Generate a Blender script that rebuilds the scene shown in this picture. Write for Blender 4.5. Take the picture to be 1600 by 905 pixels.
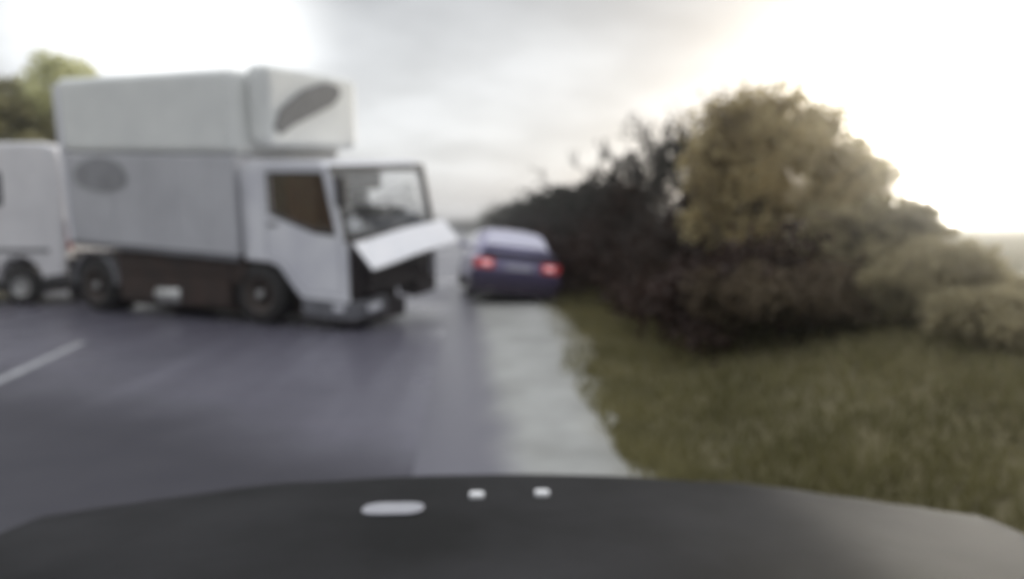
import bpy, bmesh, math, random
import numpy as np
from mathutils import Vector, Matrix, Euler

for o in list(bpy.data.objects):
    bpy.data.objects.remove(o, do_unlink=True)
S = bpy.context.scene
COL = S.collection
R = math.radians

# ------------------------------------------------------------------ camera
YAW = R(3.8)                      # the camera looks a little to the right of the road
F = 1050.0                        # focal length in photo pixels (1600 wide)
cam_d = bpy.data.cameras.new("camera")
cam = bpy.data.objects.new("camera", cam_d); COL.objects.link(cam)
cam.location = (0, 0, 1.5)
cam.rotation_euler = (R(90 - 5.3), 0, -YAW)
cam_d.sensor_width = 36; cam_d.lens = 36 * F / 1600
cam_d.clip_start = 0.05; cam_d.clip_end = 3000
cam_d.dof.use_dof = True
cam_d.dof.focus_distance = 0.45
cam_d.dof.aperture_fstop = 2.9
S.camera = cam

def CW(xc, d):
    """camera-aligned ground coordinates -> world"""
    c, s = math.cos(YAW), math.sin(YAW)
    return (xc * c + d * s, -xc * s + d * c)
def W(px, d):
    return CW((px - 800) / F * d, d)

# ------------------------------------------------------------------ light
SUN_AZ = R(38.5)                  # from +Y towards +X
SUN_EL = R(8.5)
world = bpy.data.worlds.new("World"); S.world = world
world.use_nodes = True
nt = world.node_tree
for n in list(nt.nodes): nt.nodes.remove(n)
def WN(t, **k):
    n = nt.nodes.new(t)
    for a, b in k.items(): setattr(n, a, b)
    return n
def wl(a, b): nt.links.new(a, b)
wout = WN("ShaderNodeOutputWorld"); bg = WN("ShaderNodeBackground")
bg.inputs["Strength"].default_value = 0.1
wl(bg.outputs[0], wout.inputs[0])
sky = WN("ShaderNodeTexSky", sky_type='NISHITA')
sky.sun_disc = False; sky.sun_elevation = SUN_EL; sky.sun_rotation = SUN_AZ
sky.dust_density = 3.0
tc = WN("ShaderNodeTexCoord")
def wmath(op, a, b=None, c=None, clamp=False):
    n = WN("ShaderNodeMath", operation=op); n.use_clamp = clamp
    for i, v in enumerate((a, b, c)):
        if v is None: continue
        if isinstance(v, (int, float)): n.inputs[i].default_value = v
        else: wl(v, n.inputs[i])
    return n.outputs[0]
def lobe(az, el, inner, outer):
    """soft bright patch of thin cloud round a direction"""
    d = (math.cos(el) * math.sin(az), math.cos(el) * math.cos(az), math.sin(el))
    vm = WN("ShaderNodeVectorMath", operation='DOT_PRODUCT')
    wl(tc.outputs["Generated"], vm.inputs[0]); vm.inputs[1].default_value = d
    mr = WN("ShaderNodeMapRange", interpolation_type='SMOOTHERSTEP')
    mr.inputs["From Min"].default_value = math.cos(outer)
    mr.inputs["From Max"].default_value = math.cos(inner)
    wl(vm.outputs["Value"], mr.inputs["Value"])
    return wmath('POWER', mr.outputs[0], 2.2)
# broken overcast: noise laid on a cloud ceiling
sep = WN("ShaderNodeSeparateXYZ"); wl(tc.outputs["Generated"], sep.inputs[0])
zz = wmath('ADD', wmath('MAXIMUM', sep.outputs[2], 0.0), 0.16)
cmb = WN("ShaderNodeCombineXYZ")
wl(wmath('DIVIDE', sep.outputs[0], zz), cmb.inputs[0]); wl(wmath('DIVIDE', sep.outputs[1], zz), cmb.inputs[1])
noi = WN("ShaderNodeTexNoise"); noi.inputs["Scale"].default_value = 1.15
noi.inputs["Detail"].default_value = 5; noi.inputs["Roughness"].default_value = 0.52
wl(cmb.outputs[0], noi.inputs["Vector"])
mr = WN("ShaderNodeMapRange", interpolation_type='SMOOTHSTEP')
mr.inputs["From Min"].default_value = 0.36; mr.inputs["From Max"].default_value = 0.62
wl(noi.outputs["Fac"], mr.inputs["Value"])
ramp = WN("ShaderNodeMix", data_type='RGBA')
wl(mr.outputs[0], ramp.inputs["Factor"])
ramp.inputs[6].default_value = (5.0, 5.1, 5.25, 1)
ramp.inputs[7].default_value = (6.5, 6.65, 6.85, 1)
# heavier cloud overhead
ov = WN("ShaderNodeMapRange", interpolation_type='SMOOTHSTEP')
ov.inputs["From Min"].default_value = 0.17; ov.inputs["From Max"].default_value = 0.34
ov.inputs["To Min"].default_value = 1.0; ov.inputs["To Max"].default_value = 0.70
wl(sep.outputs[2], ov.inputs["Value"])
# an overcast sky is brightest overhead
zn = WN("ShaderNodeMapRange", interpolation_type='SMOOTHSTEP')
zn.inputs["From Min"].default_value = 0.40; zn.inputs["From Max"].default_value = 0.80
zn.inputs["To Min"].default_value = 0.0; zn.inputs["To Max"].default_value = 1.15
wl(sep.outputs[2], zn.inputs["Value"])
ovz = wmath('ADD', ov.outputs[0], zn.outputs[0])
dk = WN("ShaderNodeVectorMath", operation='SCALE'); wl(ramp.outputs[2], dk.inputs[0]); wl(ovz, dk.inputs["Scale"])
mixs = WN("ShaderNodeMix", data_type='RGBA'); mixs.inputs["Factor"].default_value = 0.86
wl(sky.outputs[0], mixs.inputs[6]); wl(dk.outputs[0], mixs.inputs[7])
g1 = lobe(SUN_AZ, R(6.5), R(1), R(20))
g2 = lobe(R(-22.5), R(16.5), R(0), R(15.5))
add = WN("ShaderNodeMix", data_type='RGBA', blend_type='ADD'); add.inputs["Factor"].default_value = 1
gs = WN("ShaderNodeVectorMath", operation='SCALE'); gs.inputs[0].default_value = (10.5, 9.9, 7.6); wl(g1, gs.inputs["Scale"])
gs2 = WN("ShaderNodeVectorMath", operation='SCALE'); gs2.inputs[0].default_value = (4.2, 4.2, 4.1); wl(g2, gs2.inputs["Scale"])
gsum = WN("ShaderNodeVectorMath", operation='ADD'); wl(gs.outputs[0], gsum.inputs[0]); wl(gs2.outputs[0], gsum.inputs[1])
wl(mixs.outputs[2], add.inputs[6]); wl(gsum.outputs[0], add.inputs[7])
wl(add.outputs[2], bg.inputs["Color"])

sun_d = bpy.data.lights.new("sun", 'SUN'); sun_d.energy = 1.5; sun_d.angle = R(14); sun_d.color = (1.0, 0.94, 0.82)
sun = bpy.data.objects.new("sun", sun_d); COL.objects.link(sun)
sd = Vector((math.cos(SUN_EL) * math.sin(SUN_AZ), math.cos(SUN_EL) * math.cos(SUN_AZ), math.sin(SUN_EL)))
sun.rotation_euler = sd.to_track_quat('Z', 'Y').to_euler()
sun.location = sd * 60

S.view_settings.view_transform = 'Standard'; S.view_settings.look = 'None'
S.view_settings.gamma = 1; S.view_settings.use_curve_mapping = False
S.view_settings.exposure = 0.6
S.render.engine = 'CYCLES'
S.cycles.use_denoising = True
S.cycles.max_bounces = 8; S.cycles.transparent_max_bounces = 16; S.cycles.volume_bounces = 1
S.cycles.sample_clamp_indirect = 6

# ------------------------------------------------------------------ materials
MATS = {}
def mat(name, col, rough=0.6, col2=None, scale=3.0, metal=0.0, bump=0.0, bscale=40, spec=0.5, coat=0.0,
        trans=0.0, emit=None, rough2=None, stretch=None, coords="Object"):
    if name in MATS: return MATS[name]
    m = bpy.data.materials.new(name); m.use_nodes = True
    t = m.node_tree; p = t.nodes["Principled BSDF"]; L = t.links
    p.inputs["Base Color"].default_value = (*col, 1)
    p.inputs["Roughness"].default_value = rough; p.inputs["Metallic"].default_value = metal
    p.inputs["Specular IOR Level"].default_value = spec
    p.inputs["Coat Weight"].default_value = coat
    if trans: p.inputs["Transmission Weight"].default_value = trans
    if emit:
        p.inputs["Emission Color"].default_value = (*emit[0], 1); p.inputs["Emission Strength"].default_value = emit[1]
    vec = None
    if col2 is not None or bump:
        c = t.nodes.new("ShaderNodeTexCoord"); vec = c.outputs[coords]
        if stretch:
            mp = t.nodes.new("ShaderNodeMapping"); mp.inputs["Scale"].default_value = stretch
            L.new(vec, mp.inputs[0]); vec = mp.outputs[0]
    if col2 is not None:
        n = t.nodes.new("ShaderNodeTexNoise"); n.inputs["Scale"].default_value = scale
        n.inputs["Detail"].default_value = 6; n.inputs["Roughness"].default_value = 0.62
        L.new(vec, n.inputs["Vector"])
        r = t.nodes.new("ShaderNodeMapRange"); r.inputs["From Min"].default_value = 0.36; r.inputs["From Max"].default_value = 0.66
        L.new(n.outputs["Fac"], r.inputs["Value"])
        mx = t.nodes.new("ShaderNodeMix"); mx.data_type = 'RGBA'
        mx.inputs[6].default_value = (*col, 1); mx.inputs[7].default_value = (*col2, 1)
        L.new(r.outputs[0], mx.inputs["Factor"]); L.new(mx.outputs[2], p.inputs["Base Color"])
        if rough2 is not None:
            q = t.nodes.new("ShaderNodeMapRange"); q.inputs["To Min"].default_value = rough; q.inputs["To Max"].default_value = rough2
            L.new(r.outputs[0], q.inputs["Value"]); L.new(q.outputs[0], p.inputs["Roughness"])
    if bump:
        n2 = t.nodes.new("ShaderNodeTexNoise"); n2.inputs["Scale"].default_value = bscale; n2.inputs["Detail"].default_value = 4
        L.new(vec, n2.inputs["Vector"])
        b = t.nodes.new("ShaderNodeBump"); b.inputs["Strength"].default_value = bump; b.inputs["Distance"].default_value = 0.02
        L.new(n2.outputs["Fac"], b.inputs["Height"]); L.new(b.outputs[0], p.inputs["Normal"])
    MATS[name] = m; return m

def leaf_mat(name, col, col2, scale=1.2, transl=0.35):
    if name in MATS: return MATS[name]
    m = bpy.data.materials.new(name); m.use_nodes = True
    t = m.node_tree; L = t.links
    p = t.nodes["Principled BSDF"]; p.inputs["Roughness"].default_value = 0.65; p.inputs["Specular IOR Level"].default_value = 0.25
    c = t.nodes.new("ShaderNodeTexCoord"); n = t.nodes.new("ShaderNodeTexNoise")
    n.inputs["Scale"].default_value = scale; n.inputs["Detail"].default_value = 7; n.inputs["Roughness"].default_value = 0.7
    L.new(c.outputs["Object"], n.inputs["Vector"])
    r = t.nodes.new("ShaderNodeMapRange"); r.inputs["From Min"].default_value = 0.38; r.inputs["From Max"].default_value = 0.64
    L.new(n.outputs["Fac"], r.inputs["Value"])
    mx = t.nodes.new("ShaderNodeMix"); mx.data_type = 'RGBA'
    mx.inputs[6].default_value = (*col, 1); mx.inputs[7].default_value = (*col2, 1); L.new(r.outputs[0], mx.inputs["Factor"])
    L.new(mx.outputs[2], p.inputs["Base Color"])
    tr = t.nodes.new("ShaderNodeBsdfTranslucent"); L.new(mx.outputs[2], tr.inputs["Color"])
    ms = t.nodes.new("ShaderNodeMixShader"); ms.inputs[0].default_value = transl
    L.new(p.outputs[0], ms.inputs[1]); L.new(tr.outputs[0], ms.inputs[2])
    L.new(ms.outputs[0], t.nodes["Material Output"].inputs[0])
    MATS[name] = m; return m

def glass_mat(name, tint, gloss=0.12, rough=0.04, k=0.8):
    """window glass: see-through tinted pane with a surface reflection"""
    if name in MATS: return MATS[name]
    m = bpy.data.materials.new(name); m.use_nodes = True
    t = m.node_tree; L = t.links
    t.nodes.remove(t.nodes["Principled BSDF"])
    tb = t.nodes.new("ShaderNodeBsdfTransparent"); tb.inputs[0].default_value = (*tint, 1)
    gb = t.nodes.new("ShaderNodeBsdfGlossy"); gb.inputs["Roughness"].default_value = rough
    fr = t.nodes.new("ShaderNodeFresnel"); fr.inputs[0].default_value = 1.5
    mm = t.nodes.new("ShaderNodeMath"); mm.operation = 'MULTIPLY_ADD'; mm.use_clamp = True
    mm.inputs[1].default_value = k; mm.inputs[2].default_value = gloss
    L.new(fr.outputs[0], mm.inputs[0])
    ms = t.nodes.new("ShaderNodeMixShader"); L.new(mm.outputs[0], ms.inputs[0])
    L.new(tb.outputs[0], ms.inputs[1]); L.new(gb.outputs[0], ms.inputs[2])
    L.new(ms.outputs[0], t.nodes["Material Output"].inputs[0])
    MATS[name] = m; return m

# ------------------------------------------------------------------ mesh helpers
def obj(name, bm, m, parent=None, smooth=False, bevel=0.0, seg=2, angle=35, xf=None, subsurf=0):
    if xf is not None: bm.transform(xf)
    me = bpy.data.meshes.new(name)
    bmesh.ops.recalc_face_normals(bm, faces=bm.faces[:])
    bm.to_mesh(me); bm.free()
    o = bpy.data.objects.new(name, me); COL.objects.link(o)
    for q in (m if isinstance(m, (list, tuple)) else [m]): me.materials.append(q)
    if smooth:
        for p in me.polygons: p.use_smooth = True
    if parent: o.parent = parent
    if bevel:
        b = o.modifiers.new("bevel", 'BEVEL'); b.width = bevel; b.segments = seg; b.limit_method = 'ANGLE'; b.angle_limit = R(angle)
    if subsurf:
        s = o.modifiers.new("sub", 'SUBSURF'); s.levels = subsurf; s.render_levels = subsurf
    return o
def rawobj(name, V, Fc, m, parent=None, smooth=False):
    me = bpy.data.meshes.new(name); me.from_pydata([tuple(map(float, v)) for v in V], [], Fc); me.update()
    o = bpy.data.objects.new(name, me); COL.objects.link(o); me.materials.append(m)
    if smooth:
        for p in me.polygons: p.use_smooth = True
    if parent: o.parent = parent
    return o
def thing(name, label, cat, loc=(0, 0, 0), rotz=0.0, group=None, rx=0, ry=0):
    o = bpy.data.objects.new(name, None); COL.objects.link(o); o.empty_display_size = 0.3
    o.location = loc; o.rotation_euler = (rx, ry, rotz)
    o["label"] = label; o["category"] = cat
    if group: o["group"] = group
    return o
def tag(o, label=None, cat=None, group=None, kind=None):
    for k, v in (("label", label), ("category", cat), ("group", group), ("kind", kind)):
        if v: o[k] = v
    return o
def box(bm, x0, x1, y0, y1, z0, z1):
    v = [bm.verts.new(c) for c in ((x0,y0,z0),(x1,y0,z0),(x1,y1,z0),(x0,y1,z0),(x0,y0,z1),(x1,y0,z1),(x1,y1,z1),(x0,y1,z1))]
    for f in ((0,3,2,1),(4,5,6,7),(0,1,5,4),(1,2,6,5),(2,3,7,6),(3,0,4,7)): bm.faces.new([v[i] for i in f])
    return v
def cyl(bm, p0, p1, r0, r1=None, n=16, cap=True):
    r1 = r0 if r1 is None else r1
    p0, p1 = Vector(p0), Vector(p1); d = (p1 - p0).normalized()
    u = d.orthogonal().normalized(); w = d.cross(u)
    A = []; B = []
    for i in range(n):
        a = 2 * math.pi * i / n; k = math.cos(a) * u + math.sin(a) * w
        A.append(bm.verts.new(p0 + k * r0)); B.append(bm.verts.new(p1 + k * r1))
    for i in range(n):
        j = (i + 1) % n; bm.faces.new((A[i], A[j], B[j], B[i]))
    if cap:
        bm.faces.new(A[::-1]); bm.faces.new(B)
def lathe_y(bm, prof, n=28, c=(0, 0, 0), cap=True):
    """profile of (radius, y) spun round the y axis"""
    rings = []
    for (r, y) in prof:
        ring = []
        for i in range(n):
            a = 2 * math.pi * i / n
            ring.append(bm.verts.new((c[0] + r * math.cos(a), c[1] + y, c[2] + r * math.sin(a))))
        rings.append(ring)
    for k in range(len(rings) - 1):
        for i in range(n):
            j = (i + 1) % n; bm.faces.new((rings[k][i], rings[k][j], rings[k+1][j], rings[k+1][i]))
    if not cap: return
    if prof[0][0] > 0.001: bm.faces.new(rings[0])
    if prof[-1][0] > 0.001: bm.faces.new(rings[-1][::-1])
def plate(bm, outer, holes, fn, thick):
    """flat sheet with openings: outlines in (u,v), fn(u,v,w)->xyz, w runs 0..thick"""
    b2 = bmesh.new(); edges = []
    for loop in [outer] + holes:
        vs = [b2.verts.new((u, v, 0)) for u, v in loop]
        for i in range(len(vs)): edges.append(b2.edges.new((vs[i], vs[(i + 1) % len(vs)])))
    bmesh.ops.triangle_fill(b2, use_beauty=True, use_dissolve=False, edges=edges)
    b2.verts.index_update()
    P = [v.co.copy() for v in b2.verts]
    T = [[v.index for v in f.verts] for f in b2.faces]
    b2.free()
    lo = [bm.verts.new(fn(p.x, p.y, 0)) for p in P]; hi = [bm.verts.new(fn(p.x, p.y, thick)) for p in P]
    for t in T:
        bm.faces.new([lo[i] for i in t]); bm.faces.new([hi[i] for i in reversed(t)])
    k = 0
    for loop in [outer] + holes:
        n = len(loop)
        for i in range(n):
            a, b = k + i, k + (i + 1) % n
            bm.faces.new((lo[a], lo[b], hi[b], hi[a]))
        k += n
def rr(cx, cy, w, h, r, n=4):
    """rounded rectangle outline"""
    out = []
    for (sx, sy, a0) in ((1, 1, 0), (-1, 1, 90), (-1, -1, 180), (1, -1, 270)):
        for i in range(n + 1):
            a = R(a0 + 90 * i / n)
            out.append((cx + sx * (w / 2 - r) + r * math.cos(a), cy + sy * (h / 2 - r) + r * math.sin(a)))
    return out

# ------------------------------------------------------------------ palette
M_white = mat("truck_white_paint", (0.74, 0.74, 0.77), 0.38, (0.60, 0.60, 0.65), 1.6, spec=0.5, bump=0.04, bscale=6)
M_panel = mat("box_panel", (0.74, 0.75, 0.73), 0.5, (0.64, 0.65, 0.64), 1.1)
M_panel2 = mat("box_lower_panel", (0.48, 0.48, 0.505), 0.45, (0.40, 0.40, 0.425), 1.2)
M_flap = mat("flap_white", (0.90, 0.89, 0.92), 0.4, (0.84, 0.84, 0.88), 3)
M_black = mat("black_plastic", (0.022, 0.021, 0.024), 0.55, (0.035, 0.032, 0.035), 5)
M_cavity = mat("engine_black", (0.03, 0.027, 0.03), 0.7, (0.06, 0.045, 0.045), 7)
M_chassis = mat("chassis_rust", (0.024, 0.016, 0.013), 0.85, (0.046, 0.027, 0.020), 2.5)
M_rubber = mat("rubber", (0.016, 0.015, 0.015), 0.9, (0.028, 0.025, 0.023), 8, bump=0.3, bscale=60)
M_rim = mat("steel_rim", (0.42, 0.42, 0.42), 0.5, (0.28, 0.27, 0.26), 8, metal=0.4)
M_grey = mat("grey_plastic", (0.16, 0.16, 0.175), 0.5, (0.11, 0.11, 0.12), 4)
M_greym = mat("grey_mark", (0.20, 0.20, 0.21), 0.5, (0.28, 0.28, 0.30), 3.5)
M_dgrey = mat("dark_grille", (0.10, 0.10, 0.105), 0.6, (0.16, 0.16, 0.165), 9)
M_alu = mat("aluminium", (0.55, 0.55, 0.54), 0.4, (0.42, 0.41, 0.40), 5, metal=0.6)
M_cab_in = mat("cab_lining", (0.10, 0.095, 0.10), 0.8, (0.07, 0.065, 0.07), 4)
M_curtain = mat("brown_curtain", (0.27, 0.145, 0.12), 0.9, (0.19, 0.10, 0.085), 3, stretch=(6, 6, 0.6))
M_paper = mat("paper_white", (0.82, 0.82, 0.84), 0.6, (0.78, 0.78, 0.8), 4)
G_screen = glass_mat("windscreen_glass", (0.92, 0.93, 0.94), 0.0, k=0.35)
G_side = glass_mat("side_glass", (0.90, 0.85, 0.83), 0.0, k=0.5)
G_lamp = mat("lamp_lens", (0.75, 0.75, 0.78), 0.12, (0.6, 0.6, 0.66), 20, spec=0.8)
M_orange = mat("indicator_lens", (0.6, 0.2, 0.04), 0.25, (0.5, 0.15, 0.03), 10)

# ------------------------------------------------------------------ ground
def sst(a, b, x):
    t = min(1, max(0, (x - a) / (b - a))); return t * t * (3 - 2 * t)
def wob(y, k):
    return 0.05 * math.sin(y * 5.1 + k) + 0.045 * math.sin(y * 9.7 + 2 * k) + 0.03 * math.sin(y * 17.3 + 3 * k)
def shoulder_edge(y):
    return 0.92 + 0.62 * sst(4, 13, y) + 0.10 * math.sin(y * 0.9) + 0.06 * math.sin(y * 2.3 + 1) + wob(y, 1)
def gz(x, y):
    h = 0.55 * sst(1.9, 4.4, x) + 0.7 * sst(4.4, 16, x)
    h += 0.45 * sst(-10.2, -12.5, x) + 0.6 * sst(-13, -30, x)
    w = sst(1.9, 3, x) + sst(-10.2, -11.5, x)
    h += w * (0.05 * math.sin(x * 1.7 + y * 0.6) + 0.04 * math.sin(y * 1.3 - x))
    if abs(x) > 40: h += 0.6 * math.sin(x * 0.013) * math.sin(y * 0.011 + 1)
    return h - 0.02
xs = sorted(set([-800, -500, -300, -200, -130, -90, -60, -45] + [round(-36 + i * 1.5, 2) for i in range(18)] +
     [round(-9.5 + i * 1.0, 2) for i in range(11)] + [round(1.0 + i * 0.3, 2) for i in range(30)] +
     [11, 12.5, 14, 16, 19, 23, 28, 36, 45, 60, 90, 130, 200, 300, 500, 800]))
ys = sorted(set([-300, -150, -80, -50, -30, -20, -12] + [round(-8 + i * 0.7, 2) for i in range(75)] +
     [46, 50, 55, 60, 68, 78, 90, 105, 125, 150, 180, 220, 280, 360, 480, 650, 900]))
V = [(x, y, gz(x, y)) for y in ys for x in xs]; nx = len(xs)
Fc = [(j*nx+i, j*nx+i+1, (j+1)*nx+i+1, (j+1)*nx+i) for j in range(len(ys)-1) for i in range(nx-1)]
M_ground = mat("grass_soil", (0.13, 0.11, 0.055), 0.95, (0.08, 0.07, 0.035), 0.9, bump=0.6, bscale=14)
tag(rawobj("ground", V, Fc, M_ground, smooth=True), kind="structure")

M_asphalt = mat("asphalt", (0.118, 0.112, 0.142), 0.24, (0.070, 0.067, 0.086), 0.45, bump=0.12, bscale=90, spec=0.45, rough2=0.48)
RX0, RX1 = -9.2, 0.28
yl = [-30 + i * 1.5 for i in range(20)] + [round(i * 0.16, 2) for i in range(190)] + [30.4 + i * 1.5 for i in range(20)] + [65, 80, 100, 130, 170, 230, 320, 450, 700]
def strip(name, xl, xr, z, m, nxs=8, label=None):
    V = []; n = nxs + 1
    for y in yl:
        a, b = xl(y), xr(y)
        for i in range(n): V.append((a + (b - a) * i / nxs, y, z))
    Fc = [(j*n+i, j*n+i+1, (j+1)*n+i+1, (j+1)*n+i) for j in range(len(yl)-1) for i in range(nxs)]
    return rawobj(name, V, Fc, m)
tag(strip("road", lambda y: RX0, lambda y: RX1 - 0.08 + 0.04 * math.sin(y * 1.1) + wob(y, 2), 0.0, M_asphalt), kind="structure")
def node(m, t, **k):
    n = m.node_tree.nodes.new(t)
    for a, b in k.items(): setattr(n, a, b)
    return n
def soft_mask(m, axis_terms, a, b, nscale, namp):
    """smooth 0..1 mask over object coordinates, its edge broken up by noise"""
    L = m.node_tree.links
    c = node(m, "ShaderNodeTexCoord"); dp = node(m, "ShaderNodeVectorMath", operation='DOT_PRODUCT')
    L.new(c.outputs["Object"], dp.inputs[0]); dp.inputs[1].default_value = axis_terms
    nz = node(m, "ShaderNodeTexNoise"); nz.inputs["Scale"].default_value = nscale; nz.inputs["Detail"].default_value = 6
    L.new(c.outputs["Object"], nz.inputs["Vector"])
    ma = node(m, "ShaderNodeMath", operation='MULTIPLY_ADD'); L.new(nz.outputs["Fac"], ma.inputs[0]); ma.inputs[1].default_value = namp
    L.new(dp.outputs["Value"], ma.inputs[2])
    mr = node(m, "ShaderNodeMapRange", interpolation_type='SMOOTHSTEP'); L.new(ma.outputs[0], mr.inputs["Value"])
    mr.inputs["From Min"].default_value = a + namp / 2; mr.inputs["From Max"].default_value = b + namp / 2
    return mr.outputs[0]
def overlay(m, fac, col):
    p = m.node_tree.nodes["Principled BSDF"]; L = m.node_tree.links
    mx = node(m, "ShaderNodeMix", data_type='RGBA'); L.new(p.inputs["Base Color"].links[0].from_socket, mx.inputs[6])
    mx.inputs[7].default_value = (*col, 1); L.new(fac, mx.inputs["Factor"]); L.new(mx.outputs[2], p.inputs["Base Color"])
# darker, rougher area spread over the near left of the carriageway
near_dark = soft_mask(M_asphalt, (-0.65, -1.0, 0), -5.0, -3.1, 0.7, 1.2)
# tyre-worn bands along the lanes
tcn = node(M_asphalt, "ShaderNodeTexCoord"); mpn = node(M_asphalt, "ShaderNodeMapping"); mpn.inputs["Scale"].default_value = (1.5, 0.07, 1)
nzn = node(M_asphalt, "ShaderNodeTexNoise"); nzn.inputs["Scale"].default_value = 1.3; nzn.inputs["Detail"].default_value = 5
mrn = node(M_asphalt, "ShaderNodeMapRange", interpolation_type='SMOOTHSTEP'); mrn.inputs["From Min"].default_value = 0.48; mrn.inputs["From Max"].default_value = 0.68; mrn.inputs["To Max"].default_value = 0.4
LA = M_asphalt.node_tree.links; LA.new(tcn.outputs["Object"], mpn.inputs[0]); LA.new(mpn.outputs[0], nzn.inputs["Vector"]); LA.new(nzn.outputs["Fac"], mrn.inputs["Value"])
overlay(M_asphalt, mrn.outputs[0], (0.16, 0.155, 0.19))
overlay(M_asphalt, near_dark, (0.030, 0.028, 0.038))
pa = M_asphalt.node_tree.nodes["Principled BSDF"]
ra = node(M_asphalt, "ShaderNodeMath", operation='MULTIPLY_ADD'); LA.new(near_dark, ra.inputs[0]); ra.inputs[1].default_value = 0.35
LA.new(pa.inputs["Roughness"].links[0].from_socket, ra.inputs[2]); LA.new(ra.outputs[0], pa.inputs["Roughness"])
M_shoulder = mat("shoulder_gravel", (0.37, 0.37, 0.355), 0.75, (0.24, 0.24, 0.225), 1.3, bump=0.2, bscale=45)
am = soft_mask(M_shoulder, (-1.0, -0.012, 0), -0.50, -0.10, 1.6, 0.4)
overlay(M_shoulder, am, (0.098, 0.094, 0.118))
rm = node(M_shoulder, "ShaderNodeMapRange"); rm.inputs["To Min"].default_value = 0.7; rm.inputs["To Max"].default_value = 0.33
M_shoulder.node_tree.links.new(am, rm.inputs["Value"]); M_shoulder.node_tree.links.new(rm.outputs[0], M_shoulder.node_tree.nodes["Principled BSDF"].inputs["Roughness"])
overlay(M_shoulder, soft_mask(M_shoulder, (1.0, -0.075, 0), 0.35, 1.15, 1.8, 0.5), (0.16, 0.14, 0.08))
tag(strip("gravel_shoulder", lambda y: RX1 - 0.62, lambda y: shoulder_edge(y) + 0.25, 0.004, M_shoulder), kind="structure")
tag(strip("left_shoulder", lambda y: RX0 - 0.9, lambda y: RX0 + 0.05, -0.006, M_shoulder), kind="structure")

M_paint = mat("road_paint", (0.42, 0.42, 0.44), 0.6, (0.18, 0.18, 0.19), 3.0)
def ribbon(name, pts, w, z, m):
    V = []; Fc = []
    for i, (x, y) in enumerate(pts):
        a = pts[max(0, i-1)]; b = pts[min(len(pts)-1, i+1)]
        d = Vector((b[0]-a[0], b[1]-a[1])).normalized(); n = Vector((-d.y, d.x)) * w / 2
        V += [(x+n.x, y+n.y, z), (x-n.x, y-n.y, z)]
        if i: Fc.append((2*i-2, 2*i-1, 2*i+1, 2*i))
    return rawobj(name, V, Fc, m)
tag(ribbon("lane_marking", [CW(-4.72, 5.2), CW(-5.08, 6.7), CW(-5.5, 8.25), CW(-5.62, 8.7)], 0.12, 0.004, M_paint), kind="structure")
for k in range(8):
    y0 = 22 + k * 9
    tag(ribbon("lane_marking", [(-4.9, y0), (-4.9, y0 + 4)], 0.12, 0.004, M_paint), kind="structure")
tag(ribbon("lane_marking", [(-9.0, -25), (-9.0, 120)], 0.12, 0.004, M_paint), kind="structure")

# ------------------------------------------------------------------ vegetation
def leafquads(P, size, rng, flat=0.0):
    n = len(P)
    a = rng.normal(size=(n, 3)); a[:, 2] *= (1 - flat); a /= np.linalg.norm(a, axis=1)[:, None] + 1e-9
    b = rng.normal(size=(n, 3)); b -= (b * a).sum(1)[:, None] * a; b /= np.linalg.norm(b, axis=1)[:, None] + 1e-9
    s = size * rng.uniform(0.55, 1.35, size=(n, 1))
    V = np.empty((n, 4, 3))
    V[:, 0] = P - a * s; V[:, 1] = P + b * s * 0.5; V[:, 2] = P + a * s; V[:, 3] = P - b * s * 0.5
    return V.reshape(-1, 3)
def leaf_mesh(name, P, size, m, parent, rng):
    V = leafquads(P, size, rng); n = len(P)
    me = bpy.data.meshes.new(name)
    me.vertices.add(4 * n); me.vertices.foreach_set("co", V.ravel())
    me.loops.add(4 * n); me.loops.foreach_set("vertex_index", np.arange(4 * n, dtype=np.int32))
    me.polygons.add(n); me.polygons.foreach_set("loop_start", np.arange(0, 4 * n, 4, dtype=np.int32))
    me.polygons.foreach_set("loop_total", np.full(n, 4, dtype=np.int32))
    me.update(calc_edges=True); me.materials.append(m)
    o = bpy.data.objects.new(name, me); COL.objects.link(o)
    if parent: o.parent = parent
    return o
def clump_points(rng, c, rad, nclump, per, clr):
    out = []
    for _ in range(nclump):
        d = rng.normal(size=3); d /= np.linalg.norm(d); u = rng.uniform(0.25, 1.0) ** 0.5
        cc = np.array(c) + d * np.array(rad) * u
        k = int(per * rng.uniform(0.5, 1.4))
        q = rng.normal(size=(k, 3)); q /= np.linalg.norm(q, axis=1)[:, None]
        q *= (rng.uniform(0.2, 1, size=(k, 1)) ** 0.6) * clr * rng.uniform(0.6, 1.3)
        q[:, 2] *= 0.75
        out.append(cc + q)
    return np.concatenate(out)
def branches(bm, rng, p, d, length, r, depth, spread=0.55, up=0.12, minr=0.004):
    steps = 3
    for i in range(steps):
        q = p + d * (length / steps)
        cyl(bm, p, q, max(r, minr), max(r * 0.82, minr), n=5, cap=False)
        p = q; r *= 0.82
        d = (d + Vector(rng.normal(size=3)) * 0.13 + Vector((0, 0, up * 0.4))).normalized()
        if depth > 0 and i >= 1:
            for _ in range(2 if i == steps - 1 else 1):
                dd = (d + Vector(rng.normal(size=3)) * spread + Vector((0, 0, up))).normalized()
                branches(bm, rng, p, dd, length * rng.uniform(0.55, 0.85), r * 0.66, depth - 1, spread, up, minr)
M_bark = mat("bark", (0.045, 0.037, 0.033), 0.9, (0.075, 0.062, 0.055), 6)
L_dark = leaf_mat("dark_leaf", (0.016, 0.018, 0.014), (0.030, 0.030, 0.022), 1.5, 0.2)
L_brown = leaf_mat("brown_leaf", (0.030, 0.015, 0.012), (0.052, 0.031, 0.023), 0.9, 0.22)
L_olive = leaf_mat("olive_leaf", (0.66, 0.56, 0.32), (0.24, 0.185, 0.095), 0.9, 0.6)
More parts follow.
